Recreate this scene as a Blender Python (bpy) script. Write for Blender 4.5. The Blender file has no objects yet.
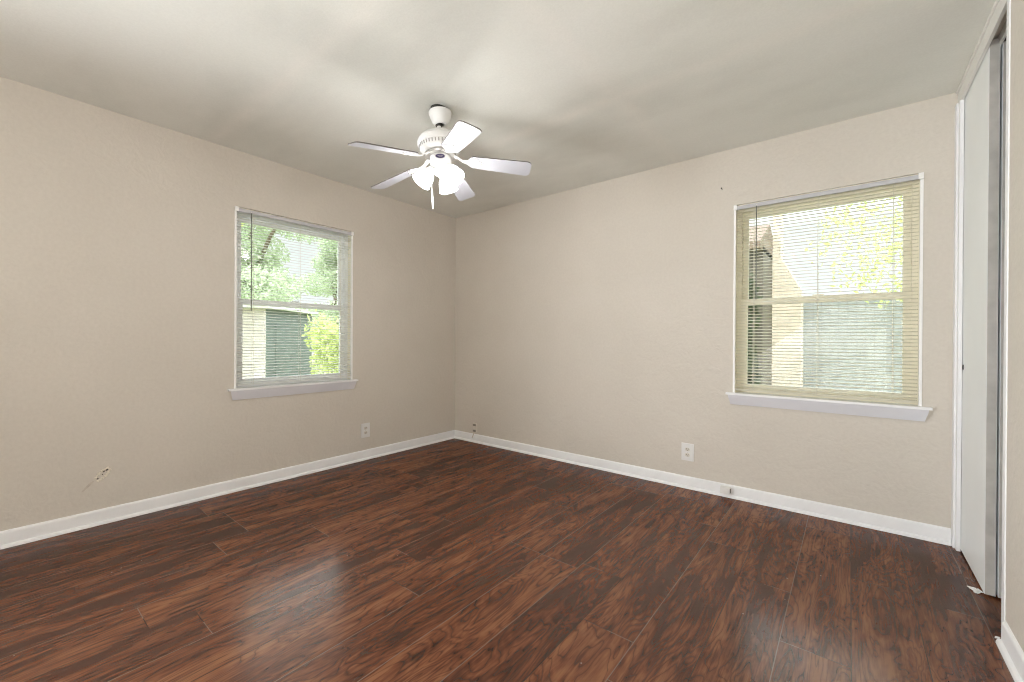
import bpy, bmesh, math, random
import numpy as np
from mathutils import Vector, Matrix, Euler

S = bpy.context.scene
C = S.collection
R = math.radians
CH = 2.44                      # ceiling height

# ------------------------------------------------------------------ camera
cam_d = bpy.data.cameras.new('camera')
cam = bpy.data.objects.new('camera', cam_d)
C.objects.link(cam)
cam_d.sensor_width = 36.0
cam_d.lens = 36.0 * 421.2 / 1024.0
cam_d.clip_start = 0.02
yaw, pitch, roll = R(38.728), R(-0.18), R(0.31)
fw = Vector((-math.sin(yaw) * math.cos(pitch), math.cos(yaw) * math.cos(pitch), math.sin(pitch)))
rt = Vector((math.cos(yaw), math.sin(yaw), 0.0))
up = rt.cross(fw)
r2 = rt * math.cos(roll) + up * math.sin(roll)
u2 = -rt * math.sin(roll) + up * math.cos(roll)
m = Matrix((r2, u2, -fw)).transposed().to_4x4()
m.translation = Vector((3.4294, -3.2648, 1.0950))
cam.matrix_world = m
S.camera = cam

# ------------------------------------------------------------------ exposure
S.view_settings.view_transform = 'Standard'
S.view_settings.look = 'None'
S.view_settings.exposure = 0.0
S.view_settings.gamma = 1.0
S.view_settings.use_curve_mapping = False
S.cycles.use_denoising = True
S.cycles.filter_width = 1.1
S.cycles.max_bounces = 10
S.cycles.diffuse_bounces = 6
S.cycles.transparent_max_bounces = 24
S.cycles.sample_clamp_indirect = 6.0

# ------------------------------------------------------------------ sky and sun
W = bpy.data.worlds.new('sky')
S.world = W
W.use_nodes = True
wn = W.node_tree
wn.nodes.clear()
_o = wn.nodes.new('ShaderNodeOutputWorld')
_b = wn.nodes.new('ShaderNodeBackground')
_r = wn.nodes.new('ShaderNodeValToRGB')
_t = wn.nodes.new('ShaderNodeTexCoord')
_s = wn.nodes.new('ShaderNodeSeparateXYZ')
wn.links.new(_t.outputs['Generated'], _s.inputs[0])
wn.links.new(_s.outputs['Z'], _r.inputs[0])
wn.links.new(_r.outputs[0], _b.inputs[0])
wn.links.new(_b.outputs[0], _o.inputs[0])
_e = _r.color_ramp.elements
_e[0].position = 0.22
_e[0].color = (0.175, 0.181, 0.182, 1)       # milky low haze
_e[1].position = 0.42
_e[1].color = (0.96, 0.98, 1.0, 1)         # bright thin cloud overhead
_q = _e.new(1.0)
_q.color = (0.80, 0.90, 1.0, 1)
_b.inputs[1].default_value = 6.5

sun_d = bpy.data.lights.new('sun', 'SUN')
sun_d.energy = 3.6
sun_d.angle = R(1.0)
sun_d.color = (1.0, 0.95, 0.86)
sun = bpy.data.objects.new('sun', sun_d)
C.objects.link(sun)
sun.rotation_euler = Vector((-0.55, 0.62, -1.0)).to_track_quat('-Z', 'Y').to_euler()

# added fill lamps behind the camera; no windows are built there
def area(name, loc, aim, sx, sy, power, color, spread=180):
    d = bpy.data.lights.new(name, 'AREA')
    d.shape = 'RECTANGLE'
    d.size, d.size_y = sx, sy
    d.energy = power
    d.spread = R(spread)
    d.color = color
    o = bpy.data.objects.new(name, d)
    C.objects.link(o)
    o.location = loc
    o.rotation_euler = (Vector(aim) - Vector(loc)).to_track_quat('-Z', 'Y').to_euler()
    return o
area('rear_side_fill', (0.03, -4.20, 1.15), (3.9, -1.7, 1.25), 1.4, 1.3, 80, (0.92, 0.965, 1.0), 105)
area('rear_fill', (3.0, -5.50, 1.00), (2.2, 0.0, 2.0), 2.0, 1.4, 38, (1.0, 0.99, 0.975))
area('rear_floor_fill', (3.45, -4.70, 0.03), (3.45, -4.2, 2.4), 0.7, 1.0, 80, (0.98, 0.99, 0.98), 160)  # added upward lamp near the floor, brightens the ceiling

# ------------------------------------------------------------------ node helpers
class NT:
    def __init__(s, name):
        s.m = bpy.data.materials.new(name)
        s.m.use_nodes = True
        s.t = s.m.node_tree
        s.t.nodes.clear()
        s.out = s.t.nodes.new('ShaderNodeOutputMaterial')
    def node(s, typ, **kw):
        n = s.t.nodes.new('ShaderNode' + typ)
        for k, v in kw.items():
            setattr(n, k, v)
        return n
    def put(s, sock, v):
        if hasattr(v, 'is_output'):
            s.t.links.new(v, sock)
        elif v is not None:
            sock.default_value = v
    def math(s, op, a, b=None, c=None, clamp=False):
        n = s.node('Math', operation=op)
        n.use_clamp = clamp
        s.put(n.inputs[0], a)
        if b is not None: s.put(n.inputs[1], b)
        if c is not None: s.put(n.inputs[2], c)
        return n.outputs[0]
    def vec(s, x=0.0, y=0.0, z=0.0):
        n = s.node('CombineXYZ')
        s.put(n.inputs[0], x); s.put(n.inputs[1], y); s.put(n.inputs[2], z)
        return n.outputs[0]
    def pos(s):
        n = s.node('NewGeometry')
        q = s.node('SeparateXYZ')
        s.t.links.new(n.outputs['Position'], q.inputs[0])
        return n.outputs['Position'], q.outputs[0], q.outputs[1], q.outputs[2]
    def obj(s):
        n = s.node('TexCoord')
        q = s.node('SeparateXYZ')
        s.t.links.new(n.outputs['Object'], q.inputs[0])
        return n.outputs['Object'], q.outputs[0], q.outputs[1], q.outputs[2]
    def noise(s, v, scale, detail=2.0, rough=0.5, dist=0.0):
        n = s.node('TexNoise')
        s.put(n.inputs['Vector'], v)
        n.inputs['Scale'].default_value = scale
        n.inputs['Detail'].default_value = detail
        n.inputs['Roughness'].default_value = rough
        n.inputs['Distortion'].default_value = dist
        return n.outputs[0]
    def white(s, v, dim='2D'):
        n = s.node('TexWhiteNoise', noise_dimensions=dim)
        if dim == '1D': s.put(n.inputs['W'], v)
        else: s.put(n.inputs['Vector'], v)
        return n.outputs['Value']
    def ramp(s, f, stops):
        n = s.node('ValToRGB')
        e = n.color_ramp.elements
        while len(e) < len(stops): e.new(0.5)
        for el, (p, c) in zip(e, stops):
            el.position = p
            el.color = tuple(c) + (1,) if len(c) == 3 else c
        s.put(n.inputs[0], f)
        return n.outputs[0]
    def mix(s, f, a, b, blend='MIX'):
        n = s.node('MixRGB', blend_type=blend)
        s.put(n.inputs[0], f)
        for i, v in ((1, a), (2, b)):
            if isinstance(v, tuple): v = tuple(v[:3]) + (1,)
            s.put(n.inputs[i], v)
        return n.outputs[0]
    def bump(s, h, strength=0.3, dist=0.01):
        n = s.node('Bump')
        n.inputs['Strength'].default_value = strength
        n.inputs['Distance'].default_value = dist
        s.put(n.inputs['Height'], h)
        return n.outputs[0]
    def bsdf(s, color, rough=0.5, normal=None, metallic=0.0, spec=0.5, **kw):
        n = s.node('BsdfPrincipled')
        if isinstance(color, tuple): color = tuple(color[:3]) + (1,)
        s.put(n.inputs['Base Color'], color)
        s.put(n.inputs['Roughness'], rough)
        s.put(n.inputs['Metallic'], metallic)
        s.put(n.inputs['Specular IOR Level'], spec)
        if normal is not None: s.put(n.inputs['Normal'], normal)
        for k, v in kw.items():
            s.put(n.inputs[k.replace('_', ' ')], v)
        return n.outputs[0]
    def done(s, shader):
        s.t.links.new(shader, s.out.inputs[0])
        return s.m

def paint(name, col, rough=0.5, var=0.05, scale=9.0, bstr=0.0, bscale=200.0, metallic=0.0, spec=0.5):
    n = NT(name)
    p = n.obj()[0]
    k = n.noise(p, scale, 4.0)
    a = tuple(c * (1 - var) for c in col)
    b = tuple(min(1, c * (1 + var)) for c in col)
    c = n.ramp(k, [(0.3, a), (0.7, b)])
    nrm = n.bump(n.noise(p, bscale, 2.0), bstr, 0.002) if bstr else None
    return n.done(n.bsdf(c, rough, nrm, metallic, spec))

# ------------------------------------------------------------------ materials
def wall_material():
    n = NT('cream_wall_paint')
    p, x, y, z = n.pos()
    blot = n.noise(p, 1.3, 3.0, 0.55)
    c = n.ramp(blot, [(0.30, (0.615, 0.572, 0.508)), (0.70, (0.660, 0.616, 0.553))])
    fine = n.noise(p, 55.0, 3.0, 0.6)
    c = n.mix(0.10, c, n.ramp(fine, [(0.35, (0.52, 0.46, 0.38)), (0.65, (0.78, 0.72, 0.63))]))
    roll_ = n.noise(p, 9.0, 3.0, 0.6, 0.8)
    h = n.math('ADD', n.math('MULTIPLY', roll_, 1.0), n.math('MULTIPLY', fine, 0.25))
    return n.done(n.bsdf(c, 0.55, n.bump(h, 0.35, 0.012), spec=0.3))

def ceiling_material():
    n = NT('mottled_ceiling_paint')
    p, x, y, z = n.pos()
    # taped board seams that run straight across, and broad uneven rolling
    seam = n.math('ABSOLUTE', n.math('SUBTRACT', n.math('FRACT', n.math('DIVIDE', n.math('ADD', y, 0.47), 1.22)), 0.5))
    seam = n.math('SUBTRACT', 1.0, n.math('MULTIPLY', seam, 14.0), clamp=True)
    seam2 = n.math('ABSOLUTE', n.math('SUBTRACT', x, 2.41))
    seam2 = n.math('SUBTRACT', 1.0, n.math('MULTIPLY', seam2, 11.0), clamp=True)
    rag = n.noise(p, 5.0, 4.0, 0.6)
    seam = n.math('MULTIPLY', n.math('MAXIMUM', seam, n.math('MULTIPLY', seam2, 0.7)), n.math('MULTIPLY', rag, 1.6), clamp=True)
    blot = n.noise(n.vec(n.math('MULTIPLY', x, 0.55), y, z), 1.6, 4.0, 0.55)
    c = n.ramp(blot, [(0.32, (0.68, 0.685, 0.635)), (0.50, (0.765, 0.77, 0.72)), (0.70, (0.80, 0.805, 0.76))])
    c = n.mix(n.math('MULTIPLY', seam, 0.55), c, (0.85, 0.82, 0.765))
    fine = n.noise(p, 110.0, 3.0, 0.65)
    c = n.mix(0.10, c, n.ramp(fine, [(0.35, (0.55, 0.53, 0.47)), (0.65, (0.86, 0.84, 0.78))]))
    h = n.math('ADD', n.math('MULTIPLY', blot, 2.0), n.math('MULTIPLY', fine, 0.3))
    return n.done(n.bsdf(c, 0.7, n.bump(h, 0.25, 0.01), spec=0.2))

def floor_material():
    n = NT('hickory_laminate')
    p, x, y, z = n.pos()
    PW, PL = 0.205, 1.22
    u = n.math('DIVIDE', n.math('SUBTRACT', x, 0.16), PW)
    row = n.math('FLOOR', u)
    fu = n.math('FRACT', u)
    off = n.white(n.math('ADD', row, 0.37), '1D')
    v = n.math('DIVIDE', n.math('ADD', y, n.math('MULTIPLY', off, PL)), PL)
    colm = n.math('FLOOR', v)
    fv = n.math('FRACT', v)
    pid = n.white(n.vec(row, colm, 0.0), '2D')
    pid2 = n.white(n.vec(colm, n.math('ADD', row, 31.0), 0.0), '2D')
    shift = n.math('MULTIPLY', pid, 57.0)
    # broad figure of the wood: contour lines of stretched noise (cathedral grain)
    gx = n.math('ADD', n.math('MULTIPLY', x, 7.0), shift)
    gy = n.math('MULTIPLY', y, 1.5)
    fig = n.noise(n.vec(gx, gy, shift), 1.0, 3.0, 0.5, 0.9)
    rings = n.math('ABSOLUTE', n.math('SUBTRACT', n.math('FRACT', n.math('MULTIPLY', fig, 15.0)), 0.5))
    rings = n.math('MULTIPLY', rings, 2.0)
    smoke = n.noise(n.vec(n.math('ADD', n.math('MULTIPLY', x, 13.0), shift), n.math('MULTIPLY', y, 2.6), pid2), 1.0, 5.0, 0.6, 0.5)
    streak = n.noise(n.vec(n.math('ADD', n.math('MULTIPLY', x, 42.0), shift), n.math('MULTIPLY', y, 2.2), pid2), 1.0, 3.0, 0.6, 0.6)
    grain = n.noise(n.vec(n.math('ADD', n.math('MULTIPLY', x, 95.0), shift), n.math('MULTIPLY', y, 5.0), 0.0), 1.0, 4.0, 0.7, 0.4)
    ctr = lambda q, k: n.math('MULTIPLY', n.math('SUBTRACT', q, 0.5), k)
    t = n.math('ADD', 0.5, ctr(smoke, 1.15))
    for q, k in ((grain, 0.70), (pid, 0.19), (rings, 0.15), (streak, 0.32)):
        t = n.math('ADD', t, ctr(q, k))
    c = n.ramp(t, [(0.20, (0.034, 0.0108, 0.0062)), (0.42, (0.078, 0.0235, 0.0112)),
                   (0.58, (0.136, 0.0455, 0.0200)), (0.80, (0.215, 0.086, 0.038))])
    # thin dark ring lines
    ln = n.math('SUBTRACT', 1.0, n.math('MULTIPLY', rings, 6.0), clamp=True)
    c = n.mix(n.math('MULTIPLY', ln, 0.60), c, (0.016, 0.008, 0.006))
    # seams, some with the glint of their edges put into the colour
    eu = n.math('MINIMUM', fu, n.math('SUBTRACT', 1.0, fu))
    ev = n.math('MINIMUM', fv, n.math('SUBTRACT', 1.0, fv))
    su = n.math('LESS_THAN', eu, 0.0016 / PW)
    sv = n.math('LESS_THAN', ev, 0.0016 / PL)
    seam = n.math('MAXIMUM', su, sv)
    dust = n.math('GREATER_THAN', n.white(n.math('ADD', n.math('ROUND', u), 5.3), '1D'), 0.35)
    seam_col = n.mix(dust, (0.012, 0.007, 0.005), (0.17, 0.125, 0.10))
    c = n.mix(n.math('MULTIPLY', seam, 0.85), c, seam_col)
    # specks of plaster dust on the boards
    sp = n.node('TexVoronoi')
    n.put(sp.inputs['Vector'], p)
    sp.inputs['Scale'].default_value = 7.0
    spk = n.math('LESS_THAN', sp.outputs['Distance'], 0.022)
    c = n.mix(n.math('MULTIPLY', spk, 0.6), c, (0.42, 0.38, 0.34))
    bow = n.math('MULTIPLY', n.math('MINIMUM', eu, 0.04), 10.0)
    h = n.math('ADD', bow, n.math('MULTIPLY', smoke, 0.55))
    h = n.math('ADD', h, n.math('MULTIPLY', grain, 0.22))
    rg = n.math('ADD', 0.13, n.math('MULTIPLY', grain, 0.15))
    nrm = n.bump(h, 0.14, 0.004)
    d = n.node('BsdfDiffuse'); n.put(d.inputs['Color'], c); n.put(d.inputs['Normal'], nrm)
    g = n.node('BsdfGlossy'); n.put(g.inputs['Roughness'], rg); n.put(g.inputs['Normal'], nrm)
    g.inputs['Color'].default_value = (1.0, 0.93, 0.90, 1)
    f = n.node('Fresnel'); f.inputs[0].default_value = 1.6; n.put(f.inputs['Normal'], nrm)
    k = n.math('MINIMUM', f.outputs[0], 0.118)      # reflection capped, keeps low-angle wall sheen off the planks
    x_ = n.node('MixShader'); n.put(x_.inputs[0], k)
    n.t.links.new(d.outputs[0], x_.inputs[1]); n.t.links.new(g.outputs[0], x_.inputs[2])
    return n.done(x_.outputs[0])

M = {}
M['wall'] = wall_material()
M['ceiling'] = ceiling_material()
M['floor'] = floor_material()
M['trim'] = paint('white_trim_paint', (0.86, 0.865, 0.88), 0.38, 0.03, 6, 0.15, 60)
M['apron'] = paint('shaded_apron_paint', (0.68, 0.68, 0.72), 0.4, 0.03, 6, 0.15, 60)  # white trim paint, shade below the window put into the colour
M['casing'] = paint('white_casing_paint', (0.78, 0.77, 0.73), 0.4, 0.04, 6, 0.15, 60)
M['sash'] = paint('cream_sash_paint', (0.88, 0.84, 0.71), 0.4, 0.03, 8)
M['sash_white'] = paint('white_vinyl_sash', (0.87, 0.875, 0.89), 0.4, 0.02, 8)
M['liner'] = paint('white_jamb_paint', (0.92, 0.92, 0.91), 0.4, 0.02, 8)
M['door'] = paint('door_white_paint', (0.86, 0.885, 0.885), 0.42, 0.02, 3)
M['edge'] = paint('bare_door_edge', (0.54, 0.525, 0.49), 0.6, 0.12, 14)
M['steel'] = paint('galvanised_track', (0.45, 0.45, 0.44), 0.45, 0.1, 10, metallic=0.6)
M['plastic'] = paint('white_plastic', (0.78, 0.775, 0.76), 0.32, 0.02, 20)
M['plug'] = paint('dirty_plug', (0.25, 0.22, 0.19), 0.6, 0.15, 30)
M['almond'] = paint('aged_white_plastic', (0.66, 0.62, 0.55), 0.4, 0.04, 20)
M['dark'] = paint('dark_slot', (0.03, 0.028, 0.026), 0.6, 0.2, 30)
M['fan'] = paint('white_fan_enamel', (0.80, 0.80, 0.79), 0.3, 0.02, 20)
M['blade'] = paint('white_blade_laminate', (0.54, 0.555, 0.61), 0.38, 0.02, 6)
M['blade_edge'] = paint('dusty_blade_edge', (0.16, 0.145, 0.13), 0.7, 0.2, 25)
M['vent'] = paint('shaded_vent_slot', (0.36, 0.35, 0.34), 0.6, 0.1, 25)
M['badge'] = paint('dark_violet_badge', (0.045, 0.035, 0.10), 0.3, 0.2, 60)
M['metal'] = paint('brushed_metal', (0.55, 0.54, 0.52), 0.35, 0.08, 30, metallic=0.9)
M['darkmetal'] = paint('dark_metal', (0.06, 0.055, 0.05), 0.45, 0.2, 30, metallic=0.6)
M['plaster'] = paint('chipped_plaster', (0.84, 0.79, 0.68), 0.8, 0.12, 40, 0.5, 90)
M['hollow'] = paint('gouge_hollow_dark', (0.13, 0.11, 0.09), 0.9, 0.2, 60)
M['scuff'] = paint('scuffed_paint', (0.56, 0.50, 0.43), 0.7, 0.1, 40)
M['wand'] = paint('grey_clear_plastic', (0.17, 0.18, 0.16), 0.25, 0.1, 30)
M['cord'] = paint('blind_cord', (0.76, 0.73, 0.64), 0.7, 0.05, 40)
M['headrail'] = paint('blind_rail_enamel', (0.55, 0.545, 0.565), 0.35, 0.03, 20)

def slat_material(name, col, tcol):
    n = NT(name)
    b = n.bsdf(col, 0.38)
    t = n.node('BsdfTranslucent')
    t.inputs[0].default_value = tcol + (1,)
    x = n.node('MixShader')
    x.inputs[0].default_value = 0.38
    n.t.links.new(b, x.inputs[1]); n.t.links.new(t.outputs[0], x.inputs[2])
    return n.done(x.outputs[0])
M['slat'] = slat_material('cream_slat_enamel', (0.80, 0.78, 0.69), (0.80, 0.76, 0.60))
M['slat_white'] = slat_material('white_slat_enamel', (0.86, 0.86, 0.86), (0.84, 0.84, 0.80))

def glass_material():
    n = NT('window_glass')
    f = n.node('Fresnel'); f.inputs[0].default_value = 1.45
    a = n.node('BsdfTransparent'); a.inputs[0].default_value = (0.95, 0.97, 0.96, 1)
    g = n.node('BsdfGlossy'); g.inputs['Roughness'].default_value = 0.01
    x = n.node('MixShader')
    n.t.links.new(f.outputs[0], x.inputs[0])
    n.t.links.new(a.outputs[0], x.inputs[1]); n.t.links.new(g.outputs[0], x.inputs[2])
    return n.done(x.outputs[0])
M['glass'] = glass_material()

def lamp_glass():
    n = NT('lit_frosted_glass')
    return n.done(n.bsdf((0.9, 0.9, 0.9), 0.4, Emission_Color=(1.0, 0.985, 0.97, 1), Emission_Strength=9.0))
M['shade'] = lamp_glass()
def bulb_mat():
    n = NT('lit_bulb')
    return n.done(n.bsdf((0.9, 0.9, 0.9), 0.4, Emission_Color=(1.0, 0.97, 0.93, 1), Emission_Strength=20.0))
M['bulb'] = bulb_mat()

def leaf_material(name, a, b, tr=(0.55, 0.75, 0.12), tf=0.45):
    n = NT(name)
    p = n.obj()[0]
    c = n.ramp(n.noise(p, 3.0, 3.0), [(0.3, a), (0.7, b)])
    d = n.node('BsdfDiffuse'); n.put(d.inputs[0], c)
    t = n.node('BsdfTranslucent'); n.put(t.inputs[0], n.mix(0.5, c, tr))
    x = n.node('MixShader'); x.inputs[0].default_value = tf
    n.t.links.new(d.outputs[0], x.inputs[1]); n.t.links.new(t.outputs[0], x.inputs[2])
    return n.done(x.outputs[0])
M['leaf'] = leaf_material('bright_leaves', (0.44, 0.50, 0.20), (0.66, 0.71, 0.38), (0.68, 0.78, 0.24), 0.42)
M['leaf2'] = leaf_material('mid_leaves', (0.38, 0.44, 0.32), (0.60, 0.65, 0.52), (0.60, 0.74, 0.40), 0.4)
M['leaf3'] = leaf_material('dark_leaves', (0.04, 0.055, 0.035), (0.085, 0.10, 0.06), (0.06, 0.09, 0.03), 0.3)
M['bark'] = paint('bark', (0.16, 0.12, 0.09), 0.9, 0.3, 14, 0.6, 30)

def siding(name, col, pitch_=0.12, vertical=False, var=0.12):
    n = NT(name)
    p, x, y, z = n.obj()
    a = x if vertical else z
    f = n.math('FRACT', n.math('DIVIDE', a, pitch_))
    line = n.math('LESS_THAN', f, 0.09)
    k = n.noise(p, 4.0, 4.0)
    c = n.ramp(k, [(0.3, tuple(v * (1 - var) for v in col)), (0.7, tuple(min(1, v * (1 + var)) for v in col))])
    c = n.mix(n.math('MULTIPLY', line, 0.45), c, tuple(v * 0.45 for v in col))
    return n.done(n.bsdf(c, 0.7, n.bump(f, 0.4, 0.01)))
M['shed_dark'] = siding('dark_green_siding', (0.10, 0.125, 0.115), 0.16)
M['shed_pale'] = siding('pale_pink_siding', (0.58, 0.51, 0.50), 0.16)
M['house'] = siding('brown_siding', (0.10, 0.085, 0.065), 0.18)
M['fence'] = siding('weathered_fence_boards', (0.30, 0.31, 0.32), 0.14, True, 0.06)
M['roof'] = paint('pale_roofing', (0.60, 0.59, 0.56), 0.8, 0.1, 12)
M['roof2'] = paint('brown_roofing', (0.17, 0.12, 0.09), 0.9, 0.2, 12)
def brick():
    n = NT('peach_brick')
    p = n.obj()[0]
    b = n.node('TexBrick')
    mp = n.node('Mapping'); mp.inputs['Rotation'].default_value = (R(90), 0, 0)
    n.put(mp.inputs[0], p); n.put(b.inputs['Vector'], mp.outputs[0])
    b.inputs['Color1'].default_value = (0.62, 0.51, 0.43, 1)
    b.inputs['Color2'].default_value = (0.57, 0.47, 0.40, 1)
    b.inputs['Mortar'].default_value = (0.60, 0.54, 0.47, 1)
    b.inputs['Scale'].default_value = 4.5
    return n.done(n.bsdf(b.outputs[0], 0.85))
M['brick'] = brick()
def lawn():
    n = NT('lawn')
    p = n.pos()[0]
    c = n.ramp(n.noise(p, 2.5, 5.0), [(0.35, (0.16, 0.22, 0.07)), (0.7, (0.36, 0.38, 0.20))])
    return n.done(n.bsdf(c, 0.95, n.bump(n.noise(p, 30, 3), 0.5, 0.03)))
M['lawn'] = lawn()
M['void'] = paint('closet_dark_tone', (0.10, 0.09, 0.08), 0.8, 0.05, 5)  # darkness of the unlit closet put into the wall colour

# ------------------------------------------------------------------ mesh helpers
def tag(o, label=None, cat=None, group=None, kind=None):
    if label: o['label'] = label
    if cat: o['category'] = cat
    if group: o['group'] = group
    if kind: o['kind'] = kind
    return o
def empty(name, loc=(0, 0, 0), rot=(0, 0, 0)):
    o = bpy.data.objects.new(name, None)
    o.empty_display_size = 0.1
    C.objects.link(o)
    o.location = loc
    o.rotation_euler = rot
    return o
def obj(name, bm, mat, parent=None, smooth=None):
    me = bpy.data.meshes.new(name)
    bmesh.ops.recalc_face_normals(bm, faces=bm.faces)
    bm.to_mesh(me)
    bm.free()
    for mm in (mat if isinstance(mat, (list, tuple)) else [mat]):
        me.materials.append(mm)
    o = bpy.data.objects.new(name, me)
    C.objects.link(o)
    if parent: o.parent = parent
    if smooth is not None:
        for f in me.polygons: f.use_smooth = True
        try: me.set_sharp_from_angle(angle=R(smooth))
        except Exception: pass
    return o
def box(bm, x0, x1, y0, y1, z0, z1, bev=0.0, mi=0, xf=None):
    vs = [bm.verts.new((x, y, z)) for x in (x0, x1) for y in (y0, y1) for z in (z0, z1)]
    q = [(0, 1, 3, 2), (4, 6, 7, 5), (0, 4, 5, 1), (2, 3, 7, 6), (0, 2, 6, 4), (1, 5, 7, 3)]
    fs = [bm.faces.new([vs[i] for i in t]) for t in q]
    for f in fs: f.material_index = mi
    if bev:
        es = list({e for f in fs for e in f.edges})
        r = bmesh.ops.bevel(bm, geom=es, offset=bev, segments=2, affect='EDGES', profile=0.7)
        vs = list({v for f in r['faces'] for v in f.verts} | {v for v in vs if v.is_valid})
    if xf is not None:
        for v in vs: v.co = xf @ v.co
    return vs
def lathe(bm, prof, seg=40, xf=None, mi=0, cap=False):
    rings = []
    for (r, z) in prof:
        rings.append([bm.verts.new((r * math.cos(2 * math.pi * i / seg), r * math.sin(2 * math.pi * i / seg), z)) for i in range(seg)])
    for a, b in zip(rings, rings[1:]):
        for i in range(seg):
            f = bm.faces.new((a[i], a[(i + 1) % seg], b[(i + 1) % seg], b[i]))
            f.material_index = mi
    if cap:
        bm.faces.new(rings[0][::-1]).material_index = mi
        bm.faces.new(rings[-1]).material_index = mi
    if xf is not None:
        for rr in rings:
            for v in rr: v.co = xf @ v.co
def tube(bm, pts, rad, seg=8, mi=0):
    pts = [Vector(p) for p in pts]
    rads = rad if isinstance(rad, (list, tuple)) else [rad] * len(pts)
    rings = []
    for i, p in enumerate(pts):
        d = (pts[min(i + 1, len(pts) - 1)] - pts[max(i - 1, 0)]).normalized()
        a = d.cross(Vector((0, 0, 1)))
        if a.length < 1e-3: a = d.cross(Vector((1, 0, 0)))
        a.normalize()
        b = d.cross(a)
        rings.append([bm.verts.new(p + rads[i] * (a * math.cos(2 * math.pi * k / seg) + b * math.sin(2 * math.pi * k / seg))) for k in range(seg)])
    for r0, r1 in zip(rings, rings[1:]):
        for k in range(seg):
            bm.faces.new((r0[k], r0[(k + 1) % seg], r1[(k + 1) % seg], r1[k])).material_index = mi
    bm.faces.new(rings[0][::-1]).material_index = mi
    bm.faces.new(rings[-1]).material_index = mi
def prism(bm, poly, h, xf=None, mi=0, side=None):
    a = [bm.verts.new((x, y, 0)) for x, y in poly]
    b = [bm.verts.new((x, y, h)) for x, y in poly]
    bm.faces.new(a[::-1]).material_index = mi
    bm.faces.new(b).material_index = mi
    for i in range(len(a)):
        j = (i + 1) % len(a)
        bm.faces.new((a[i], a[j], b[j], b[i])).material_index = mi if side is None else side
    if xf is not None:
        for v in a + b: v.co = xf @ v.co
def struct(name, bm, mat, label, cat, parent=None, smooth=None):
    o = obj(name, bm, mat, parent, smooth)
    return tag(o, label, cat, kind='structure')

# ------------------------------------------------------------------ room shell
Z0, Z1 = 0.72, 2.04             # window openings
L0, L1 = -2.160, -1.243         # left window along y
B0, B1 = 2.793, 3.745           # back window along x
WX = 3.877                      # closet wall face
OY0, OY1 = -0.916, -0.0         # closet opening along y
FR = -5.60                      # wall behind the camera

bm = bmesh.new(); box(bm, -0.14, 4.75, FR - 0.12, 0.14, -0.06, 0.0)
struct('floor', bm, M['floor'], 'dark hickory laminate floor of long wide planks', 'floor')
bm = bmesh.new(); box(bm, -0.14, 4.75, FR - 0.12, 0.14, CH, CH + 0.14)
struct('ceiling', bm, M['ceiling'], 'flat beige ceiling with faint patched seams', 'ceiling')

bm = bmesh.new()
box(bm, -0.14, 0, FR, L0, 0, CH); box(bm, -0.14, 0, L1, 0.14, 0, CH)
box(bm, -0.14, 0, L0, L1, 0, Z0); box(bm, -0.14, 0, L0, L1, Z1, CH)
struct('wall_left', bm, M['wall'], 'cream wall left of the corner with the smaller window', 'wall')
bm = bmesh.new()
box(bm, 0, B0, 0, 0.14, 0, CH); box(bm, B1, 4.75, 0, 0.14, 0, CH)
box(bm, B0, B1, 0, 0.14, 0, Z0); box(bm, B0, B1, 0, 0.14, Z1, CH)
struct('wall_back', bm, M['wall'], 'cream wall right of the corner with the larger window', 'wall')
bm = bmesh.new()
box(bm, WX, WX + 0.11, FR, OY0, 0, CH)
box(bm, WX + 0.010, WX + 0.04, OY0, 0.0, 2.40, CH)
struct('wall_right', bm, M['wall'], 'narrow strip of cream wall beside the closet opening', 'wall')
bm = bmesh.new()
box(bm, -0.14, 4.75, FR - 0.12, FR, 0, CH)
struct('wall_front', bm, M['wall'], 'plain cream wall at the rear of the room', 'wall')
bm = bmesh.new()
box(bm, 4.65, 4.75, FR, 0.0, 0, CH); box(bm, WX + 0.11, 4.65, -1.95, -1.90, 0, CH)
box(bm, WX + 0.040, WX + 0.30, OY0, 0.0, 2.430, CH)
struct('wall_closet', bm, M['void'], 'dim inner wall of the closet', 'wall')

# baseboards: board with rounded top and a quarter-round shoe, swept along a wall
BP = [(0, 0), (0.026, 0), (0.0255, 0.006), (0.0225, 0.013), (0.0165, 0.0175), (0.0125, 0.0185),
      (0.012, 0.074), (0.0105, 0.081), (0.006, 0.0855), (0, 0.087)]
def baseboard(name, a, b, nrm, label):
    bm = bmesh.new()
    a, b, nrm = Vector(a), Vector(b), Vector(nrm)
    ra = [bm.verts.new(a + nrm * d + Vector((0, 0, h))) for d, h in BP]
    rb = [bm.verts.new(b + nrm * d + Vector((0, 0, h))) for d, h in BP]
    for i in range(len(BP)):
        j = (i + 1) % len(BP)
        bm.faces.new((ra[i], ra[j], rb[j], rb[i]))
    bm.faces.new(ra); bm.faces.new(rb[::-1])
    return struct(name, bm, M['trim'], label, 'baseboard', smooth=35)
baseboard('baseboard_left', (0, FR, 0), (0, 0, 0), (1, 0, 0), 'white baseboard along the left wall')
baseboard('baseboard_back', (0, 0, 0), (3.862, 0, 0), (0, -1, 0), 'white baseboard along the wall under the larger window')
baseboard('baseboard_right', (WX, FR, 0), (WX, -0.960, 0), (-1, 0, 0), 'short white baseboard beside the closet opening')

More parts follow.
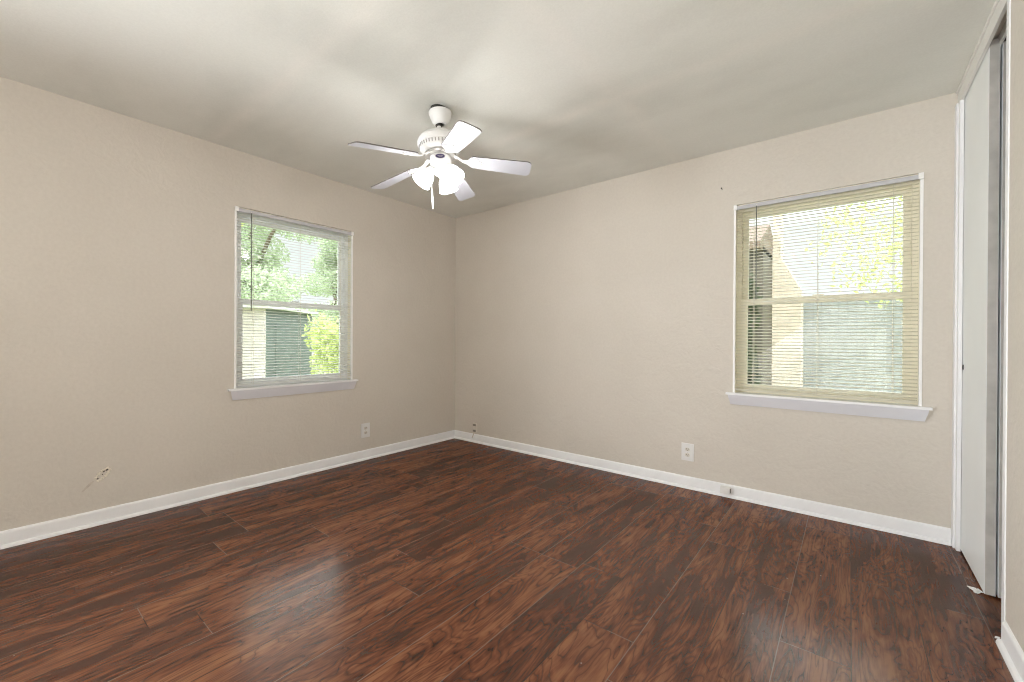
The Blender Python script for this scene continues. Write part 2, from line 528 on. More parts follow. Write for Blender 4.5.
# ------------------------------------------------------------------ windows
def window(name, W_, loc, rz, label, sash_mat):
    t = tag(empty(name, loc, (0, 0, rz)), label, 'window', kind='structure')
    H = Z1 - 0.735
    bm = bmesh.new()      # thin white liner round the front of the opening
    box(bm, 0, 0.014, -0.005, 0.012, 0, H, 0.002)
    box(bm, W_ - 0.014, W_, -0.005, 0.012, 0, H, 0.002)
    obj('jamb_liner', bm, M['liner'], t)
    bm = bmesh.new()      # cream jambs and head of the opening
    box(bm, 0, 0.010, 0.012, 0.138, 0, H); box(bm, W_ - 0.010, W_, 0.012, 0.138, 0, H)
    box(bm, 0.010, W_ - 0.010, 0.012, 0.138, H - 0.010, H)
    obj('jamb', bm, M['sash'], t)
    bm = bmesh.new()      # frame the sashes run in
    f = 0.030
    box(bm, 0.010, 0.010 + f, 0.062, 0.130, 0, H, 0.002); box(bm, W_ - 0.010 - f, W_ - 0.010, 0.062, 0.130, 0, H, 0.002)
    box(bm, 0.010 + f, W_ - 0.010 - f, 0.062, 0.130, H - 0.045, H - 0.010, 0.002)
    box(bm, 0.010 + f, W_ - 0.010 - f, 0.062, 0.136, 0, 0.022, 0.002)
    obj('window_frame', bm, sash_mat, t)
    for lo, hi, d0, d1 in ((0.022, 0.650, 0.066, 0.092), (0.612, H - 0.045, 0.096, 0.122)):
        bm = bmesh.new()
        a, b, s = 0.040, W_ - 0.040, 0.036
        box(bm, a, a + s, d0, d1, lo, hi, 0.002); box(bm, b - s, b, d0, d1, lo, hi, 0.002)
        box(bm, a + s, b - s, d0, d1, lo, lo + 0.038, 0.002); box(bm, a + s, b - s, d0, d1, hi - 0.038, hi, 0.002)
        if lo < 0.1:      # sash lock on the meeting rail
            box(bm, W_ / 2 - 0.03, W_ / 2 + 0.03, d0 + 0.004, d1, hi, hi + 0.012, 0.003)
        sh = obj('sash', bm, sash_mat, t)
        bm = bmesh.new()
        box(bm, a + s - 0.004, b - s + 0.004, d0 + 0.011, d0 + 0.015, lo + 0.034, hi - 0.034)
        obj('pane', bm, M['glass'], sh)
    bm = bmesh.new()      # stool
    box(bm, -0.040, W_ + 0.040, -0.034, 0.0, -0.015, 0.0, 0.003)
    box(bm, 0.0, W_, 0.0, 0.062, -0.015, 0.0)
    obj('sill', bm, M['trim'], t)
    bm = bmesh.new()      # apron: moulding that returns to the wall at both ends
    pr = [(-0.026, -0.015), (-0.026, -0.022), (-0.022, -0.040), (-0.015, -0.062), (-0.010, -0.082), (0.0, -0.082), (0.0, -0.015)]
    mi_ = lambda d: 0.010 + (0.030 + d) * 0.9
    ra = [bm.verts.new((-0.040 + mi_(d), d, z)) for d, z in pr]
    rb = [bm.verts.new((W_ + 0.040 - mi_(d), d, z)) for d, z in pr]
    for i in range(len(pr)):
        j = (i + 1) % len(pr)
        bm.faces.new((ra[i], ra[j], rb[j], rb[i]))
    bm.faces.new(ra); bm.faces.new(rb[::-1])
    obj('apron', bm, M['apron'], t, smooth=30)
    return t

def blind(W_, loc, rz, label, wand_s, wand_z, tilt, seed, slat_mat):
    rnd = random.Random(seed)
    t = tag(empty('mini_blind', loc, (0, 0, rz)), label, 'blind', 'mini blinds in the two windows')
    H = Z1 - 0.735
    bm = bmesh.new()      # folded U-shaped head rail
    z0, z1 = H - 0.036, H - 0.012
    box(bm, 0.016, W_ - 0.016, -0.012, -0.0105, z0, z1, 0.0005)
    box(bm, 0.016, W_ - 0.016, -0.0105, 0.016, z0, z0 + 0.0015)
    box(bm, 0.016, W_ - 0.016, 0.0145, 0.016, z0, z1)
    box(bm, 0.016, W_ - 0.016, -0.014, -0.0105, z1 - 0.002, z1)
    obj('head_rail', bm, M['headrail'], t)
    for a in (0.000, W_ - 0.022):
        bm = bmesh.new(); box(bm, a, a + 0.022, -0.016, 0.018, H - 0.036, H - 0.004, 0.002)
        obj('mounting_bracket', bm, M['liner'], t)
    bm = bmesh.new()      # crowned slats
    a, b = 0.018, W_ - 0.018
    zb, zt = 0.042, H - 0.040
    n = int(round((zt - zb) / 0.0208))
    cd = 0.0
    for k in range(n + 1):
        z = zb + (zt - zb) * k / n
        ang = tilt + rnd.uniform(-0.012, 0.012)
        sag = rnd.uniform(-0.0006, 0.0006)
        rows = []
        for s in (a, (a + b) / 2, b):
            row = []
            for i in range(5):
                q = -0.0135 + 0.027 * i / 4
                hgt = 0.0040 * (1 - (q / 0.0135) ** 2)
                row.append(bm.verts.new((s, cd + q * math.cos(ang), z + q * math.sin(ang) + hgt + (sag if s not in (a, b) else 0))))
            rows.append(row)
        for r0, r1 in zip(rows, rows[1:]):
            for i in range(4):
                bm.faces.new((r0[i], r0[i + 1], r1[i + 1], r1[i]))
    obj('slats', bm, slat_mat, t, smooth=60)
    bm = bmesh.new(); box(bm, a, b, cd - 0.0125, cd + 0.0125, 0.018, 0.031, 0.003)
    obj('bottom_rail', bm, slat_mat, t)
    for q in (0.13, 0.5, 0.87):
        bm = bmesh.new()
        for d in (-0.0145, 0.0145):
            tube(bm, [(W_ * q, d, 0.02), (W_ * q, d, H - 0.03)], 0.0010, 5)
        tube(bm, [(W_ * q + 0.006, 0, 0.02), (W_ * q + 0.006, 0, H - 0.03)], 0.0008, 5)
        obj('ladder_cord', bm, M['cord'], t)
    bm = bmesh.new()
    tube(bm, [(wand_s, -0.026, H - 0.035), (wand_s + 0.001, -0.024, wand_z)], 0.0034, 6)
    w = obj('tilt_wand', bm, M['wand'], t)
    bm = bmesh.new()
    tube(bm, [(wand_s, -0.013, H - 0.022), (wand_s, -0.024, H - 0.024), (wand_s, -0.026, H - 0.038)], 0.0020, 6)
    obj('wand_hook', bm, M['plastic'], w)
    return t

window('window_1', L1 - L0, (0, L0, 0.735), R(90), 'narrower double-hung window with white sill in the left wall', M['sash_white'])
window('window_2', B1 - B0, (B0, 0, 0.735), 0, 'wider double-hung window with white sill near the closet', M['sash'])
blind(L1 - L0, (0, L0, 0.735), R(90), 'open white mini blind in the narrower window of the left wall', 0.100, 0.560, R(6), 1, M['slat_white'])
blind(B1 - B0, (B0, 0, 0.735), 0, 'open cream mini blind in the wider window near the closet', 0.141, 0.640, R(6), 2, M['slat'])

# ------------------------------------------------------------------ closet opening and its sliding doors
bm = bmesh.new()
box(bm, WX - 0.002, WX + 0.010, OY0 - 0.01, 0.0, 2.360, CH, 0.0)
box(bm, WX - 0.010, WX, OY0 - 0.03, 0.0, CH - 0.014, CH, 0.004)
struct('trim_1', bm, M['casing'], 'flat white header trim above the closet doors at the ceiling', 'trim')
bm = bmesh.new()
box(bm, WX - 0.014, WX + 0.004, -0.052, 0.0, 0, 2.360, 0.003)
box(bm, WX - 0.006, WX + 0.0105, -0.084, -0.052, 0, 2.360, 0.003)
struct('trim_2', bm, M['trim'], 'stepped white side trim of the closet beside the larger window', 'trim')
bm = bmesh.new()
box(bm, WX - 0.004, WX + 0.11, OY0 - 0.030, OY0 + 0.004, 0, CH, 0.002)
struct('trim_3', bm, M['trim'], 'thin white corner trim at the near edge of the closet opening', 'trim')
bm = bmesh.new()
box(bm, WX + 0.040, WX + 0.050, OY0, 0.0, 2.362, 2.430)
struct('trim_4', bm, M['casing'], 'white track fascia inside the top of the closet opening', 'trim')
bm = bmesh.new()
box(bm, WX + 0.104, WX + 0.108, OY0 - 0.3, 0.0, 2.385, 2.42)
struct('trim_5', bm, M['steel'], 'metal rear door track inside the closet top', 'trim')

def slide_door(name, x0, y0, y1, z1, label, pull):
    t = tag(empty(name, (x0, (y0 + y1) / 2, 0.0)), label, 'door', kind='structure')
    h = (y1 - y0) / 2
    bm = bmesh.new()
    box(bm, 0.0, 0.0015, -h, h, 0.010, z1)
    box(bm, 0.0305, 0.032, -h, h, 0.010, z1)
    obj('door_skin', bm, M['door'], t)
    bm = bmesh.new()
    box(bm, 0.0015, 0.0305, -h, h, 0.010, z1)
    obj('door_core', bm, M['edge'], t)
    if pull:
        bm = bmesh.new()
        xf = Matrix.Translation((-0.0015, pull, 0.965)) @ Matrix.Rotation(R(-90), 4, 'Y')
        lathe(bm, [(0.0, -0.006), (0.009, -0.006), (0.011, 0.0), (0.014, 0.001), (0.0145, 0.0)], 20, xf)
        obj('finger_pull', bm, M['darkmetal'], t)
    return t
slide_door('door_1', WX + 0.012, -0.572, -0.030, 2.390, 'white front sliding closet door pushed to the window end', 0.195)
slide_door('door_2', WX + 0.051, -0.574, -0.030, 2.368, 'rear sliding closet door showing only its grey edge', None)

# ------------------------------------------------------------------ ceiling fan
def make_fan():
    hub = Vector((1.561, -1.616, 2.08))
    rot = Euler((0.030, -0.042, 0.0))
    top = hub + rot.to_matrix() @ Vector((0.006, 0.005, CH - 2.08))
    t = tag(empty('ceiling_fan', (top.x, top.y, CH), rot), 'white five-blade ceiling fan with lit glass shades under the ceiling', 'ceiling fan')
    bm = bmesh.new()
    lathe(bm, [(0.0, 0.004), (0.044, 0.004), (0.044, -0.034), (0.0, -0.034)], 24)
    obj('mounting_plate', bm, M['darkmetal'], t)
    bm = bmesh.new()
    lathe(bm, [(0.060, -0.024), (0.0645, -0.025), (0.066, -0.029), (0.065, -0.037), (0.058, -0.060), (0.049, -0.082), (0.038, -0.098), (0.030, -0.101), (0.022, -0.097)], 40, Matrix.Translation((0.008, 0.006, 0)))
    obj('canopy', bm, M['fan'], t, smooth=50)
    bm = bmesh.new()
    lathe(bm, [(0.0, -0.086), (0.016, -0.088), (0.0225, -0.097), (0.019, -0.106), (0.0, -0.110)], 24)
    obj('hanger_ball', bm, M['darkmetal'], t, smooth=60)
    bm = bmesh.new()
    lathe(bm, [(0.012, -0.09), (0.012, -0.150)], 20, cap=True)
    lathe(bm, [(0.012, -0.128), (0.022, -0.130), (0.024, -0.146), (0.03, -0.150)], 24)
    obj('downrod', bm, M['fan'], t, smooth=50)
    bm = bmesh.new()
    lathe(bm, [(0.0, -0.138), (0.035, -0.140), (0.075, -0.150), (0.105, -0.167), (0.120, -0.186), (0.124, -0.190),
               (0.124, -0.200), (0.128, -0.202), (0.130, -0.208), (0.130, -0.216), (0.127, -0.221), (0.120, -0.224),
               (0.116, -0.246), (0.104, -0.258), (0.088, -0.266), (0.0, -0.266)], 56)
    mh = obj('motor_housing', bm, M['fan'], t, smooth=35)
    bm = bmesh.new()
    for i in range(40):
        xf = Matrix.Rotation(2 * math.pi * i / 40, 4, 'Z') @ Matrix.Translation((0.1175, 0, -0.234)) @ Matrix.Rotation(R(10), 4, 'Y')
        box(bm, -0.003, 0.003, -0.0028, 0.0028, -0.009, 0.009, 0, 0, xf)
    obj('vent_ring', bm, M['vent'], mh)
    bm = bmesh.new()
    lathe(bm, [(0.085, -0.266), (0.090, -0.268), (0.092, -0.276), (0.088, -0.283), (0.060, -0.285)], 48)
    obj('flywheel', bm, M['metal'], t, smooth=40)
    bm = bmesh.new()
    lathe(bm, [(0.0, -0.284), (0.058, -0.284), (0.062, -0.290), (0.062, -0.325), (0.056, -0.345), (0.040, -0.356), (0.0, -0.358)], 40)
    sw = obj('switch_housing', bm, M['fan'], t, smooth=40)
    # oval badge, facing the room
    az = R(-44)
    xf = Matrix.Rotation(az, 4, 'Z') @ Matrix.Translation((0.0615, 0, -0.306)) @ Matrix.Rotation(R(90), 4, 'Y')
    bm = bmesh.new()
    def oval(a, b, h, mi):
        prism(bm, [(b * math.cos(2 * math.pi * i / 28), a * math.sin(2 * math.pi * i / 28)) for i in range(28)], h, xf, mi)
    oval(0.0290, 0.0150, 0.0030, 1)
    oval(0.0255, 0.0118, 0.0042, 0)
    oval(0.0150, 0.0035, 0.0046, 1)
    oval(0.0120, 0.0015, 0.0050, 0)
    obj('badge', bm, [M['badge'], M['metal']], sw)
    bm = bmesh.new()
    lathe(bm, [(0.0, -0.356), (0.044, -0.357), (0.048, -0.364), (0.046, -0.378), (0.030, -0.392), (0.016, -0.400), (0.010, -0.412), (0.0, -0.414)], 36)
    obj('light_fitter', bm, M['fan'], t, smooth=40)
    # blades
    bz = -0.296
    droop = R(6.8)
    for k in range(5):
        az = R(45.5 + 72 * k)
        rz = Matrix.Rotation(az, 4, 'Z')
        P = rz @ Matrix.Translation((0, 0, bz)) @ Matrix.Rotation(droop, 4, 'Y') @ Matrix.Rotation(R(-14), 4, 'X')
        pl = []
        r0, r1, w0, w1 = 0.165, 0.530, 0.050, 0.0625
        for (cx, cy, cr, a0) in ((r1 - 0.026, w1 - 0.026, 0.026, 90), (r1 - 0.026, -w1 + 0.026, 0.026, 0)):
            seq = [(cx + cr * math.cos(R(a0 - 90 * i / 6)), cy + cr * math.sin(R(a0 - 90 * i / 6))) for i in range(7)]
            pl += seq
        pl += [(r0 + 0.02, -w0), (r0, -w0 + 0.02), (r0, w0 - 0.02), (r0 + 0.02, w0)]
        bm = bmesh.new()
        prism(bm, pl[::-1], 0.0062, P @ Matrix.Translation((0, 0, 0.002)), 0, 1)
        bl = obj('blade', bm, [M['blade'], M['blade_edge']], t)
        # blade iron: neck that drops from the motor, then a lobed plate under the blade
        bm = bmesh.new()
        path = [(0.074, 0.017, 0.019), (0.100, 0.008, 0.013), (0.122, -0.010, 0.0105), (0.146, -0.0175, 0.013), (0.170, -0.0205, 0.020)]
        up_, dn_ = [], []
        for (r, zz, w) in path:
            f = max(0.0, (r - 0.10) / 0.07)
            tl = Matrix.Rotation(R(-14) * min(1, f), 4, 'X')
            ps = [tl @ Vector((0, s * w, h)) for s in (-1, 1) for h in (-0.003, 0.003)]
            up_.append([bm.verts.new(rz @ (Vector((r, 0, bz + zz)) + q)) for q in ps])
        for a, b in zip(up_, up_[1:]):
            for i, j in ((0, 1), (1, 3), (3, 2), (2, 0)):
                bm.faces.new((a[i], a[j], b[j], b[i]))
        bm.faces.new([up_[0][i] for i in (0, 1, 3, 2)]); bm.faces.new([up_[-1][i] for i in (0, 2, 3, 1)])
        lob = [(0.160, 0.020), (0.178, 0.038), (0.200, 0.044), (0.216, 0.036), (0.222, 0.020), (0.240, 0.014), (0.250, 0.0)]
        lob = lob + [(x, -y) for x, y in lob[-2::-1]]
        prism(bm, lob[::-1], 0.004, P @ Matrix.Translation((0, 0, -0.0022)))
        ir = obj('blade_iron', bm, M['fan'], bl, smooth=40)
        for (sx, sy) in ((0.195, 0.030), (0.195, -0.030), (0.236, 0.0)):
            bm = bmesh.new()
            lathe(bm, [(0.0, -0.0045), (0.004, -0.004), (0.005, -0.002), (0.005, 0.001)], 10, P @ Matrix.Translation((sx, sy, 0)))
            tag(obj('screw', bm, M['metal'], bl), 'steel screw head')
    # three lamps
    for k in range(3):
        az = R(-123 + 120 * k)
        A = Matrix.Rotation(az, 4, 'Z')
        neck = A @ Vector((0.052, 0, -0.356))
        T = Matrix.Translation(neck) @ A @ Matrix.Rotation(R(-38), 4, 'Y') @ Matrix.Rotation(R(180), 4, 'X')   # +Z points out and down
        bm = bmesh.new()
        tube(bm, [A @ Vector((0.028, 0, -0.368)), A @ Vector((0.042, 0, -0.358)), A @ Vector((0.054, 0, -0.358))], 0.009, 10)
        lathe(bm, [(0.0, -0.006), (0.018, -0.004), (0.022, 0.004), (0.023, 0.026), (0.019, 0.028)], 24, T)
        arm = obj('lamp_arm', bm, M['fan'], t, smooth=40)
        bm = bmesh.new()
        prof = [(0.0215, 0.014), (0.024, 0.022), (0.032, 0.031), (0.041, 0.043), (0.047, 0.058), (0.050, 0.074), (0.052, 0.090), (0.055, 0.102), (0.0575, 0.107)]
        inner = [(r - 0.0025, z) for r, z in prof[::-1]]
        lathe(bm, prof + [(0.057, 0.108)] + inner, 36, T)
        # scalloped lip
        shd = obj('glass_shade', bm, M['shade'], t, smooth=50)
        bm = bmesh.new()
        lathe(bm, [(0.0, 0.020), (0.010, 0.022), (0.013, 0.034), (0.022, 0.056), (0.0245, 0.070), (0.021, 0.086), (0.010, 0.094), (0.0, 0.096)], 20, T)
        obj('bulb', bm, M['bulb'], arm, smooth=60)
        ld = bpy.data.lights.new('fan_lamp', 'POINT')
        ld.energy = 4.5
        ld.shadow_soft_size = 0.03
        ld.color = (1.0, 0.965, 0.93)
        lo = bpy.data.objects.new('fan_lamp', ld)
        C.objects.link(lo)
        lo.parent = t
        lo.location = T @ Vector((0, 0, 0.130))
    # pull chains
    for (dx, dy, zl) in ((-0.034, -0.046, -0.475), (0.030, -0.024, -0.44)):
        bm = bmesh.new()
        tube(bm, [(dx, dy, -0.352), (dx, dy, zl + 0.0)], 0.0013, 6)
        for i in range(18):
            lathe(bm, [(0.0, 0.0022), (0.0020, 0.0), (0.0, -0.0022)], 6, Matrix.Translation((dx, dy, -0.365 + (zl + 0.365) * i / 18)))
        ch = obj('pull_chain', bm, M['metal'], t)
        bm = bmesh.new()
        L = 0.115 if zl < -0.46 else 0.045
        lathe(bm, [(0.0, zl + 0.002), (0.0025, zl), (0.0042, zl - 0.012), (0.0052, zl - L * 0.7), (0.0035, zl - L), (0.0, zl - L - 0.002)], 12, Matrix.Translation((dx, dy, 0)))
        obj('pull_fob', bm, M['fan'], ch, smooth=50)
    return t
make_fan()

# ------------------------------------------------------------------ outlets and small wall hardware
def outlet(loc, rz, label):
    t = tag(empty('wall_outlet', loc, (0, 0, rz)), label, 'outlet', 'duplex wall outlets')
    bm = bmesh.new()
    box(bm, -0.044, 0.044, -0.0085, 0.0, -0.064, 0.064, 0.0025)
    obj('cover_plate', bm, M['plastic'], t, smooth=50)
    for s in (-1, 1):
        bm = bmesh.new()
        pts = []
        for i in range(24):
            a = 2 * math.pi * i / 24
            pts.append((0.0165 * math.cos(a), max(-0.0125, min(0.0125, 0.0165 * math.sin(a)))))
        xf = Matrix.Translation((0, -0.0082, s * 0.0205)) @ Matrix.Rotation(R(90), 4, 'X')
        prism(bm, pts, 0.0025, xf)
        r = obj('receptacle', bm, M['almond'], t)
        for sx, w in ((-0.0063, 0.0013), (0.0063, 0.0010)):
            bm = bmesh.new(); box(bm, sx - w, sx + w, -0.0112, -0.0104, s * 0.0205 - 0.001, s * 0.0205 + 0.0075)
            tag(obj('slot', bm, M['dark'], r), 'dark plug slot')
        bm = bmesh.new()
        lathe(bm, [(0.0, 0.0), (0.0026, 0.0), (0.0026, 0.0006), (0.0, 0.0006)], 12, Matrix.Translation((0, -0.0104, s * 0.0205 - 0.007)) @ Matrix.Rotation(R(90), 4, 'X'))
        tag(obj('ground_hole', bm, M['dark'], r), 'dark ground hole')
    bm = bmesh.new()
    lathe(bm, [(0.0, 0.0015), (0.0025, 0.0012), (0.0032, 0.0)], 12, Matrix.Translation((0, -0.0084, 0)) @ Matrix.Rotation(R(90), 4, 'X'))
    obj('screw', bm, M['metal'], t)
    return t
outlet((0.0, -1.114, 0.265), R(90), 'white wall outlet on the left wall right of the narrower window')
outlet((2.494, 0.0, 0.267), 0, 'white wall outlet below and left of the larger window')

# small aged cable jack near the corner, with a cord end over the baseboard
t = tag(empty('cable_jack', (0.318, 0.0, 0.155)), 'small aged cable jack with cord end just above baseboard by the corner', 'jack')
bm = bmesh.new(); box(bm, -0.026, 0.026, -0.012, 0.0, -0.048, 0.048, 0.003)
obj('jack_plate', bm, M['almond'], t)
for zz in (0.030, -0.032):
    bm = bmesh.new(); box(bm, -0.020, 0.020, -0.022, -0.011, zz - 0.010, zz + 0.010, 0.003)
    tag(obj('plug', bm, M['plug'], t), 'dark plug in the jack')
bm = bmesh.new()
tube(bm, [(0.0, -0.018, -0.040), (-0.004, -0.024, -0.062), (-0.016, -0.024, -0.088), (-0.030, -0.022, -0.112)], 0.0042, 8)
tag(obj('cable', bm, M['scuff'], t), 'short brown cable end')

# phone jack box sitting on the baseboard
t = tag(empty('phone_jack', (2.756, -0.012, 0.050)), 'small white jack box mounted on the baseboard under the larger window', 'jack')
bm = bmesh.new(); box(bm, -0.031, 0.031, -0.036, 0.0, -0.022, 0.025, 0.003)
obj('jack_box', bm, M['plastic'], t)
bm = bmesh.new(); box(bm, 0.0305, 0.0325, -0.030, -0.006, -0.014, 0.014)
tag(obj('socket', bm, M['dark'], t), 'dark cord socket on the box side')
bm = bmesh.new(); box(bm, -0.029, 0.029, -0.0375, -0.0355, 0.008, 0.020, 0.0005)
obj('lid_ridge', bm, M['plastic'], t)

# nail high on the back wall
t = tag(empty('picture_nail', (2.716, 0.0, 2.166)), 'small dark nail left in the wall above the larger window corner', 'nail')
bm = bmesh.new(); tube(bm, [(0, 0.004, 0), (0, -0.020, 0.006)], 0.0022, 8)
obj('shank', bm, M['darkmetal'], t)
bm = bmesh.new(); lathe(bm, [(0.0, 0.0), (0.005, 0.0), (0.005, 0.002), (0.0, 0.002)], 12, Matrix.Translation((0, -0.020, 0.006)) @ Matrix.Rotation(R(90), 4, 'X'))
obj('nail_head', bm, M['darkmetal'], t)

# torn spot in the plaster low on the left wall
t = tag(empty('plaster_gouge', (0.0, -2.838, 0.292), (0, 0, R(90))), 'chipped plaster gouge low on the left wall left of the window', 'wall damage')
rnd = random.Random(7)
bm = bmesh.new()
for k in range(11):
    f = k / 10
    cx, cz = -0.026 + 0.054 * f, -0.030 + 0.056 * f
    for s in (-1, 1):
        w = 0.011 * math.sin(math.pi * (0.15 + 0.75 * f)) + 0.002
        x_, z_ = cx - s * w * 0.9, cz + s * w
        sz = rnd.uniform(0.004, 0.0085)
        xf = Matrix.Translation((x_, -0.001, z_)) @ Matrix.Rotation(rnd.uniform(0, 3), 4, 'Y') @ Matrix.Rotation(rnd.uniform(-0.4, 0.4), 4, 'X')
        box(bm, -sz, sz * 0.8, -0.0045, 0.003, -sz * 0.5, sz * 0.5, 0.0008, 0, xf)
obj('chipped_rim', bm, M['plaster'], t)
bm = bmesh.new()  # dark of the hollow painted on flat patches; no hole is cut
for (cx, cz, rr, st) in ((0.006, 0.012, 0.0042, 1.5), (0.019, 0.019, 0.0045, 2.0), (0.000, -0.004, 0.0032, 1.2), (-0.020, -0.024, 0.0035, 1.5)):
    pts = [(rr * st * math.cos(2 * math.pi * i / 12) * rnd.uniform(0.75, 1.1), rr * math.sin(2 * math.pi * i / 12) * rnd.uniform(0.75, 1.1)) for i in range(12)]
    prism(bm, pts, 0.0016, Matrix.Translation((cx, 0.0, cz)) @ Matrix.Rotation(R(90), 4, 'X') @ Matrix.Rotation(R(-45), 4, 'Z').inverted())
tag(obj('cavity', bm, M['hollow'], t), 'dark hollow of the gouge')
bm = bmesh.new()
prism(bm, [(-0.034, -0.036), (-0.040, -0.030), (-0.064, -0.052), (-0.088, -0.084), (-0.082, -0.086), (-0.056, -0.062)], 0.0006, Matrix.Rotation(R(90), 4, 'X'))
obj('scuff_mark', bm, M['scuff'], t)

# flakes on the floor by the closet
def flake(loc, s, seed, label):
    rnd = random.Random(seed)
    bm = bmesh.new()
    for k in range(5):
        a0 = rnd.uniform(0, 6)
        pts = [(s * 0.8 * rnd.uniform(0.35, 1.0) * math.cos(2 * math.pi * i / 11), s * 0.5 * rnd.uniform(0.35, 1.0) * math.sin(2 * math.pi * i / 11)) for i in range(11)]
        xf = Matrix.Translation((rnd.uniform(-s, s) * 0.35, rnd.uniform(-s, s) * 0.8, 0.001 + 0.0012 * k)) @ Matrix.Rotation(a0, 4, 'Z') @ Matrix.Rotation(rnd.uniform(-0.06, 0.06), 4, 'X')
        prism(bm, pts, 0.0016, xf)
    o = obj('paint_flake', bm, M['liner'])
    o.location = loc
    tag(o, label, 'paint flake', 'paint flakes on the floor by the closet')
flake((3.868, -0.545, 0.001), 0.030, 3, 'larger white paint flake on floor at the corner of the closet door')
flake((3.862, -0.930, 0.001), 0.010, 5, 'tiny white flake on floor where the near baseboard ends')

# ------------------------------------------------------------------ outdoors
GZ = -0.45
bm = bmesh.new(); box(bm, -40, 40, -20, 45, GZ - 0.2, GZ)
tag(obj('ground', bm, M['lawn']), 'lawn outside the windows', 'lawn', kind='structure')

def leaves_mesh(name, blobs, n, size, mat, parent, seed):
    rg = np.random.default_rng(seed)
    w = np.array([b[3] ** 2 for b in blobs]); w = w / w.sum()
    which = rg.choice(len(blobs), n, p=w)
    bl = np.array([b[:5] for b in blobs])[which]
    d = rg.normal(size=(n, 3)); d /= np.linalg.norm(d, axis=1, keepdims=True)
    rr = rg.uniform(0.35, 1.0, n) ** 0.6
    c = bl[:, :3] + d * rr[:, None] * np.stack([bl[:, 3], bl[:, 3], bl[:, 4]], 1)
    a = rg.normal(size=(n, 3)); a /= np.linalg.norm(a, axis=1, keepdims=True)
    b = rg.normal(size=(n, 3)); b -= (a * b).sum(1, keepdims=True) * a; b /= np.linalg.norm(b, axis=1, keepdims=True)
    nn = np.cross(a, b)
    s = size * rg.uniform(0.6, 1.3, n)[:, None]
    v = np.stack([c - a * s, c - a * s * 0.1 + b * s * 0.5 + nn * s * 0.12, c + a * s, c - a * s * 0.1 - b * s * 0.5 + nn * s * 0.12], 1).reshape(-1, 3)
    f = np.arange(4 * n).reshape(n, 4)
    me = bpy.data.meshes.new(name)
    me.from_pydata(v.tolist(), [], f.tolist())
    me.materials.append(mat)
    o = bpy.data.objects.new(name, me)
    C.objects.link(o)
    o.parent = parent
    return o
def tree(kind, loc, h, crown, n, size, mat, label, seed, group=None, cat='tree', low=0.48):
    rnd = random.Random(seed)
    t = tag(empty(kind, loc), label, cat, group)
    blobs = []
    for k in range(17):
        a = rnd.uniform(0, 6.283)
        q = rnd.uniform(0.0, 0.75) * crown
        blobs.append((q * math.cos(a), q * math.sin(a), h * rnd.uniform(low, 0.92), crown * rnd.uniform(0.28, 0.48), crown * rnd.uniform(0.22, 0.36)))
    leaves_mesh('foliage', blobs, n, size, mat, t, seed)
    bm = bmesh.new()
    tube(bm, [(0, 0, -0.05), (0.03, 0.02, h * 0.25), (-0.02, 0.05, h * 0.5), (0.04, 0.0, h * 0.8)], [h * 0.035, h * 0.028, h * 0.02, h * 0.006], 10)
    tr = obj('trunk', bm, M['bark'], t, smooth=60)
    for k in range(5):
        b = blobs[k]
        bm = bmesh.new()
        z0 = h * (0.3 + 0.07 * k)
        tube(bm, [(0, 0.03, z0), (b[0] * 0.5, b[1] * 0.5, z0 + (b[2] - z0) * 0.6), (b[0], b[1], b[2])], [h * 0.014, h * 0.009, h * 0.004], 7)
        obj('branch', bm, M['bark'], tr, smooth=60)
    return t
def shrub(kind, loc, r, h, n, size, mat, label, seed, group=None):
    rnd = random.Random(seed)
    t = tag(empty(kind, loc), label, 'shrub', group)
    blobs = [(rnd.uniform(-r, r) * 0.6, rnd.uniform(-r, r) * 0.6, h * rnd.uniform(0.25, 0.8), r * 0.5, h * 0.25) for k in range(9)]
    leaves_mesh('foliage', blobs, n, size, mat, t, seed)
    bm = bmesh.new()
    for b in blobs:
        tube(bm, [(b[0] * 0.2, b[1] * 0.2, -0.05), (b[0] * 0.7, b[1] * 0.7, b[2] * 0.6), (b[0], b[1], b[2])], [0.02, 0.014, 0.006], 6)
    obj('stem', bm, M['bark'], t)
    return t

# seen through the left window: dark shed with a pale end, trees, bright shrub
SH = tag(empty('garden_shed', (-9.0, 1.48, GZ), (0, 0, R(38))), 'dark green garden shed with pale end wall beyond the left window', 'shed')
bm = bmesh.new(); box(bm, -0.03, 0.0, 0.03, 2.6, 0, 2.36); box(bm, -2.0, -1.97, 0.03, 2.6, 0, 2.36); box(bm, -2.0, 0.0, 2.57, 2.6, 0, 2.36)
obj('wall_siding', bm, M['shed_dark'], SH)
bm = bmesh.new(); box(bm, -2.0, 0.0, 0.0, 0.03, 0, 2.36)
tag(obj('end_wall', bm, M['shed_pale'], SH), 'pale pinkish end wall')
bm = bmesh.new(); box(bm, -2.15, 0.15, -0.12, 2.75, 2.36, 2.44, 0.01)
obj('roof', bm, M['roof'], SH)
bm = bmesh.new(); box(bm, 0.0, 0.02, 0.5, 1.35, 0.05, 1.95, 0.004); box(bm, 0.02, 0.035, 1.26, 1.30, 0.9, 1.05, 0.004)
obj('shed_door', bm, M['shed_dark'], SH)

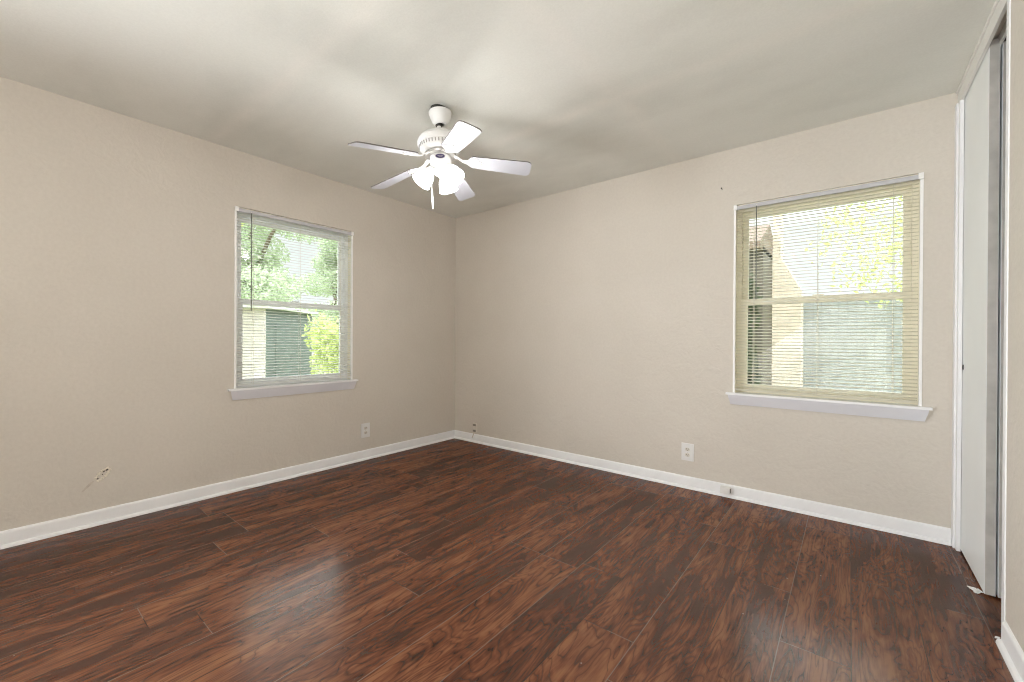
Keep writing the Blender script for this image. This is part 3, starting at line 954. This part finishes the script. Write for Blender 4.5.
tg = 'trees beyond the left window'
tree('leafy_tree', (-15.5, 3.4, GZ), 7.5, 3.2, 16000, 0.095, M['leaf2'], 'tall pale green tree rising behind the dark shed', 11, tg, low=0.26)
tree('leafy_tree', (-20.5, 9.9, GZ), 9.0, 3.4, 16000, 0.105, M['leaf2'], 'pale green tree right of the dark shed beyond the left window', 12, tg, low=0.22)
tree('leafy_tree', (-8.2, -1.2, GZ), 6.0, 2.2, 3200, 0.12, M['leaf'], 'bright yellow green tree at the left edge of the left window view', 13, tg)
shrub('leafy_shrub', (-6.9, 2.35, GZ), 0.75, 2.3, 1800, 0.07, M['leaf'], 'bright green shrub in front of the dark shed', 14)

# seen through the back window: brown neighbour house with a peach brick chimney, fence, overhanging tree
NB = tag(empty('neighbour_house', (2.24, 5.2, GZ)), 'dark brown neighbouring house at the left of the larger window view', 'house')
bm = bmesh.new(); box(bm, -7.0, 0.0, 0.0, 1.6, 0, 3.2)
obj('wall_siding', bm, M['house'], NB)
bm = bmesh.new()
prism(bm, [(-0.3, 3.12), (1.9, 3.12), (1.9, 3.24), (0.8, 3.75), (-0.3, 3.24)], 7.1, Matrix.Translation((-7.1, 0, 0)) @ Matrix(((0, 0, 1, 0), (1, 0, 0, 0), (0, 1, 0, 0), (0, 0, 0, 1))))
obj('roof', bm, M['roof2'], NB)
bm = bmesh.new()
prism(bm, [(0.0, 0), (0.47, 0), (0.47, 2.50), (0.13, 3.18), (0.13, 4.6), (0.0, 4.6)], 0.45, Matrix.Rotation(R(90), 4, 'X'))
cp = tag(obj('chimney', bm, M['brick'], NB), 'peach brick chimney with one sloping shoulder')
cp.location = (0.005, 1.55, 0)

fn = tag(empty('board_fence', (2.4, 7.6, GZ)), 'weathered grey board fence with dappled sun beyond the larger window', 'fence')
bm = bmesh.new()
for k in range(50):
    x0 = k * 0.14
    box(bm, x0 + 0.0004, x0 + 0.1396, -0.01, 0.01, 0.03, 2.36 + 0.012 * ((k * 7) % 3))
obj('fence_boards', bm, M['fence'], fn)
for zz in (0.4, 1.9):
    bm = bmesh.new(); box(bm, 0, 7.0, 0.01, 0.05, zz, zz + 0.09)
    obj('rail', bm, M['fence'], fn)
for k in range(4):
    bm = bmesh.new(); box(bm, 0.1 + 2.2 * k, 0.2 + 2.2 * k, 0.05, 0.15, -0.05, 2.3)
    obj('post', bm, M['fence'], fn)
tree('overhanging_tree', (4.5, 5.6, GZ), 6.0, 2.3, 4200, 0.05, M['leaf'], 'bright leafy tree overhanging the grey fence beyond the larger window', 21, low=0.42)
shrub('dark_shrub', (1.75, 4.4, GZ), 0.55, 2.7, 2200, 0.07, M['leaf3'], 'dark shrub left of the peach chimney beyond the larger window', 22)
